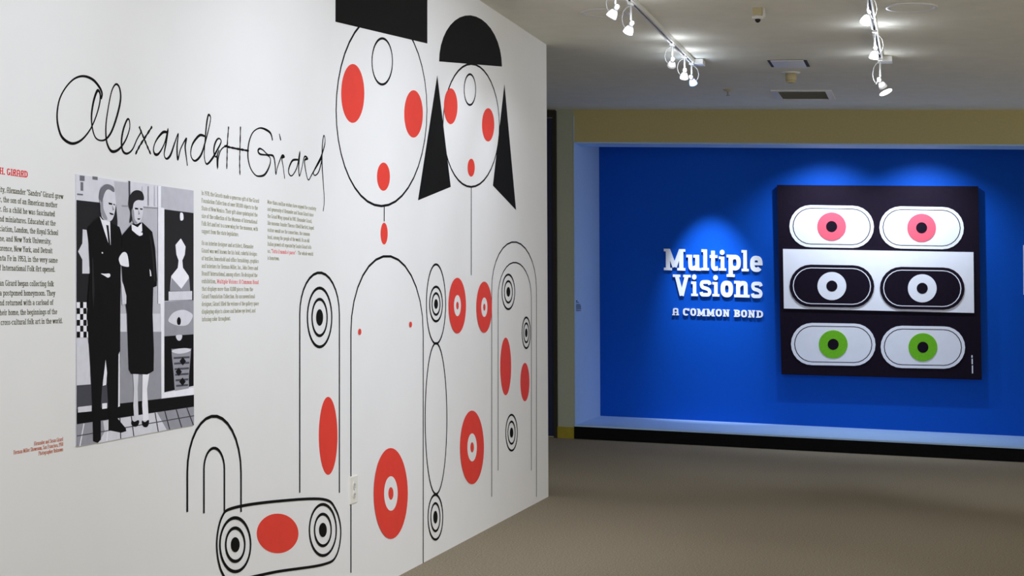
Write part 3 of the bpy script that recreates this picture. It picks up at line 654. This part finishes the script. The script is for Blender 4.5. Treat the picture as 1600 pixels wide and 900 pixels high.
def head(x, y, drop, aim, watts, col, size, label, glow='bulb_glow', blend=.6, loop=1, bulb_r=.022, soft=.03, filt=False, spill=1.0, glass='glass_dim'):
    """low-voltage lamp head: stem, holder, reflector, bulb, wire loop and its own spot lamp"""
    base = Vector((x, y, ZC - .03)); t = thing('track_spotlight', label, 'spotlight', base, 'track spotlights')
    p = base - Vector((0, 0, drop)); d = (Vector(aim) - p).normalized()
    g = G(); g.box(x - .014, x + .014, y - .03, y + .03, base.z - .014, base.z - .0005); g.build('track_adapter', 'metal_white', t)
    g = G(); g.tube([base - Vector((0, 0, .012)), p + Vector((0, 0, .012))], .006, 10); g.build('stem', 'stem_grey', t)
    g = G(); g.lathe(p - d * .03, d, [(0, .008), (.008, .014), (.03, .016), (.036, .012)], 18); g.build('lamp_holder', 'stem_grey', t, True)
    g = G(); g.lathe(p, d, [(0, .010), (.012, .018), (.03, .0255), (.046, .028), (.046, .026), (.03, .0235), (.014, .015)], 24, False); g.build('reflector', glass, t, True)
    g = G(); g.lathe(p + d * .012, d, [(0, .006), (.010, bulb_r * .8), (.028, bulb_r), (.031, bulb_r * .6)], 18); g.build('bulb', glow, t, True)
    sd = Vector((1, 0, 0)) * loop
    pts = [base - Vector((0, 0, .02 + 0 * i)) for i in range(1)] + [base + sd * (.05 * math.sin(a)) * 1.0 - Vector((0, 0, .02 + (drop + .01) * (1 - math.cos(a)) / 2)) for a in (.5, 1, 1.6, 2.1, 2.6)] + [p - d * .025]
    pts = [Vector(q_) for q_ in pts]
    g = G(); g.tube(pts, .0022, 6); g.build('wire_loop', 'stem_grey', t, True)
    if filt:
        g = G(); g.lathe(p + d * .085, d, [(0, .045), (.004, .045)], 24); g.build('filter_disc', 'metal_white', t)
    ld = bpy.data.lights.new('spot_lamp', 'SPOT'); ld.energy = watts; ld.color = col; ld.spot_size = math.radians(size); ld.spot_blend = blend; ld.shadow_soft_size = soft
    lo = bpy.data.objects.new('spot_lamp', ld); COL.objects.link(lo); lo.parent = t
    lp = W(p + d * (.06 if not filt else .1)); lo.location = lp - parent_loc(t)
    dd = W(aim) - lp; lo.rotation_euler = dd.to_track_quat('-Z', 'Y').to_euler()
    if spill:
        pl = bpy.data.lights.new('bulb_spill', 'POINT'); pl.energy = spill; pl.color = col; pl.shadow_soft_size = .012
        po = bpy.data.objects.new('bulb_spill', pl); COL.objects.link(po); po.parent = t; po.location = W(p - d * .045 + Vector((0, -.02, -.02))) - parent_loc(t)
    return t
def blue_aim(u, v): q = onblue(u, v); return (q[0], YW, q[1])
WARM, COOL, NEUT = (1, .9, .74), (.72, .83, 1), (.82, .88, 1)
# in view, left track
y = hit(958, -30, 2, ZC).y
head(TLX, y, .12, (0, 8.6, 1.5), 12, NEUT, 90, 'glowing spotlight cut by the top edge, on the left track', loop=-1, glass='glass_glow', spill=.5)
head(TLX, hit(992, 3, 2, ZC - .03).y, .13, (0, 9.6, 1.3), 12, NEUT, 90, 'glowing spotlight with big wire loop hanging alone from the left track', loop=-1, glass='glass_glow', spill=.5)
head(TLX, hit(1056, 68, 2, ZC - .03).y, .11, (-.2, 13.4, .2), 30, NEUT, 80, 'first of three clustered spotlights at the far end of left track', loop=-1)
head(TLX, hit(1073, 87, 2, ZC - .03).y, .11, (.3, 12.6, 0), 25, NEUT, 80, 'middle of three clustered spotlights at the far end of left track', loop=-1, glass='glass_glow')
head(TLX, hit(1083, 98, 2, ZC - .03).y, .11, (1.6, 13.6, 0), 45, COOL, 70, 'bluish spotlight last on left track, beside the feed box', 'bulb_blue', blend=1.0, glass='glass_blue')
# right track
head(TRX, hit(1358, -12, 2, ZC - .03).y, .12, (1.3, 7.4, 0), 40, NEUT, 80, 'bright spotlight at the top edge, on the right track', loop=1, bulb_r=.026, blend=1, glass='glass_glow', spill=1.6)
head(TRX, hit(1366, 48, 2, ZC - .03).y, .12, (1.7, 9.4, 0), 40, NEUT, 80, 'bright spotlight midway on the right track', loop=1, bulb_r=.026, blend=1, glass='glass_glow', spill=1.6)
head(TRX, hit(1371, 96, 2, ZC - .03).y - .12, .15, (3.6, 12.6, 0), 80, NEUT, 70, 'last spotlight on the right track, with a filter disc below', loop=-1, filt=True, blend=1)
# lamps hidden behind the soffit, washing the blue wall from above
def alcove_lamp(x, y, aim, watts, size, label, blend=1.0, soft=.03):
    z = ZS + .25; t = thing('alcove_spotlight', label, 'spotlight', (x, y, z), 'alcove spotlights'); p = Vector((x, y, z - .07)); d = (Vector(aim) - p).normalized()
    g = G(); g.lathe((x, y, z), (0, 0, -1), [(0, .03), (.012, .03), (.014, .01), (.06, .01)], 16); g.build('mount', 'metal_white', t)
    g = G(); g.lathe(p - d * .02, d, [(0, .014), (.02, .03), (.06, .036), (.06, .033), (.02, .027)], 20, False); g.build('lamp_shade', 'metal_white', t, True)
    g = G(); g.lathe(p, d, [(0, .01), (.012, .022), (.024, .024), (.03, .012)], 16); g.build('bulb', 'bulb_glow', t, True)
    ld = bpy.data.lights.new('spot_lamp', 'SPOT'); ld.energy = watts; ld.color = COOL; ld.spot_size = math.radians(size); ld.spot_blend = blend; ld.shadow_soft_size = soft
    lo = bpy.data.objects.new('spot_lamp', ld); COL.objects.link(lo); lo.parent = t; lp = W(p + d * .065); lo.location = lp - parent_loc(t)
    lo.rotation_euler = (W(aim) - lp).to_track_quat('-Z', 'Y').to_euler()
q = blue_aim(1112, 462); alcove_lamp(q[0], YB + .38, q, 250, 42, 'leftmost alcove lamp above the title lettering')
for u, lab in ((1290, 'alcove lamp above the left half of the art panel'), (1440, 'alcove lamp above the right half of the art panel')):
    q = blue_aim(u, 400); alcove_lamp(q[0], YB + .45, (q[0], YW, 1.2), 95, 110, lab)
# mural washing heads on the right track, nearer than the frame shows
for i, (yy, ya, za, pw) in enumerate(((2.2, 3.2, 1.3, .55), (3.8, 4.7, 1.4, .95), (5.4, 6.4, 1.45, 1.15), (7.0, 7.9, 1.4, 1.05))):
    head(TRX, yy, .12, (0, ya, za), MURAL_W * pw, NEUT, 95, 'mural washing spotlight, number %s on right track from the near end' % ('one', 'two', 'three', 'four')[i], blend=1, soft=.05, loop=-1)

# ------------------------------------------------------------------ ceiling: other fittings
for (u, v, lab) in ((945, 20, 'faint round ceiling speaker ring by the left track'), (1424, 11, 'round ceiling speaker ring right of the right track')):
    q = hit(u, v, 2, ZC); t = thing('ceiling_speaker', lab, 'speaker', (q.x, q.y, ZC), 'ceiling speakers')
    g = G(); g.lathe((q.x, q.y, ZC), (0, 0, -1), [(0, .145), (.006, .142), (.007, .122), (.003, .118)], 40, False); g.build('speaker_rim', 'metal_white', t, True)
    g = G(); g.lathe((q.x, q.y, ZC), (0, 0, -1), [(0, .119), (.003, .119)], 40); g.build('speaker_grille', 'ceiling_paint', t)
q = hit(1184, 13, 2, ZC); t = thing('security_camera', 'small ceiling dome camera with dark lens between the two tracks', 'camera', (q.x, q.y, ZC))
g = G(); g.box(q.x - .026, q.x + .026, q.y - .03, q.y + .03, ZC - .042, ZC); g.build('mount', 'plastic_cream', t)
g = G(); g.lathe((q.x, q.y, ZC - .042), (0, 0, -1), [(0, .03), (.012, .033), (.02, .024)], 20); g.build('housing', 'metal_white', t, True)
g = G(); g.lathe((q.x, q.y, ZC - .060), (0, -.5, -1), [(0, .016), (.012, .015), (.02, .009)], 18); g.build('lens', 'slot_dark', t, True)
g = G(); g.box(q.x + .027, q.x + .040, q.y - .012, q.y + .012, ZC - .05, ZC); g.build('bracket', 'metal_white', t)
a, b = hit(1201, 94, 2, ZC + .006), hit(1261, 103.5, 2, ZC + .006); zc = zceil(a.y)
t = thing('access_panel', 'flush pale rectangular ceiling panel with dark gaps', 'panel', (a.x, a.y, zc))
x0, x1, y0, y1 = hit(1206, 98, 2, zc).x - .02, hit(1258, 98, 2, zc).x + .02, b.y, a.y
g = G(); g.box(x0, x1, y0, y1, zc - .004, zc + .02); g.build('gap_frame', 'slot_dark', t)
g = G(); g.box(x0 + .022, x1 - .022, y0 + .02, y1 - .02, zc - .008, zc - .004); g.build('panel_face', 'metal_white', t)
q = hit(1236, 113, 2, ZC + .009); zc = zceil(q.y)
t = thing('smoke_detector', 'cream cylindrical smoke detector between panel and air vent', 'detector', (q.x, q.y, zc))
g = G(); g.lathe((q.x, q.y, zc + .002), (0, 0, -1), [(0, .066), (.008, .066), (.012, .05)], 28); g.build('base_plate', 'metal_white', t, True)
g = G(); g.lathe((q.x, q.y, zc - .010), (0, 0, -1), [(0, .041), (.05, .040), (.052, .036)], 28); g.build('body', 'plastic_cream', t, True)
g = G(); g.lathe((q.x, q.y, zc - .062), (0, 0, -1), [(0, .037), (.012, .034), (.018, .020)], 28); g.build('sensor_cap', 'plastic_cream', t, True)
zc = ZC + .017
p = [hit(1204, 140.5, 2, zc), hit(1300, 139.5, 2, zc), hit(1305.5, 154.5, 2, zc), hit(1215, 154.5, 2, zc)]
x0, x1, y0, y1 = p[3].x, p[2].x, (p[2].y + p[3].y) / 2, (p[0].y + p[1].y) / 2
y0, y1 = min(y0, y1), max(y0, y1)
t = thing('air_vent', 'rectangular grey air vent grille in the ceiling near the soffit', 'vent', (x0, y0, zc))
zz = zceil((y0 + y1) / 2)
g = G(); fr = .05
g.box(x0, x1, y0, y0 + fr, zz - .012, zz + .004).box(x0, x1, y1 - fr, y1, zz - .012, zz + .004).box(x0, x0 + fr, y0 + fr, y1 - fr, zz - .012, zz + .004).box(x1 - fr, x1, y0 + fr, y1 - fr, zz - .012, zz + .004)
g.build('vent_frame', 'metal_white', t)
g = G(); g.box(x0 + fr, x1 - fr, y0 + fr, y1 - fr, zz - .003, zz + .004); g.build('vent_backing', 'slot_dark', t)
n = 16
for i in range(n):
    yy = y0 + fr + (y1 - y0 - 2 * fr) * (i + .5) / n
    g = G(); g.add([(x0 + fr, yy - .006, zz - .010), (x1 - fr, yy - .006, zz - .010), (x1 - fr, yy + .010, zz - .003), (x0 + fr, yy + .010, zz - .003), (x0 + fr, yy - .006, zz - .008), (x1 - fr, yy - .006, zz - .008), (x1 - fr, yy + .010, zz - .001), (x0 + fr, yy + .010, zz - .001)], BOXF)
    g.build('slat', 'grille_grey', t)
q = hit(1137.5, 140, 2, ZC + .015); zc = zceil(q.y)
t = thing('fire_sprinkler', 'small ceiling fire sprinkler left of the air vent', 'sprinkler', (q.x, q.y, zc))
g = G(); g.lathe((q.x, q.y, zc), (0, 0, -1), [(0, .040), (.006, .038), (.014, .018)], 24); g.build('escutcheon', 'plastic_cream', t, True)
g = G(); g.lathe((q.x, q.y, zc - .012), (0, 0, -1), [(0, .009), (.034, .007)], 12); g.build('nozzle', 'metal_grey', t)
g = G(); g.lathe((q.x, q.y, zc - .046), (0, 0, -1), [(0, .016), (.003, .016)], 16); g.build('deflector', 'metal_grey', t)
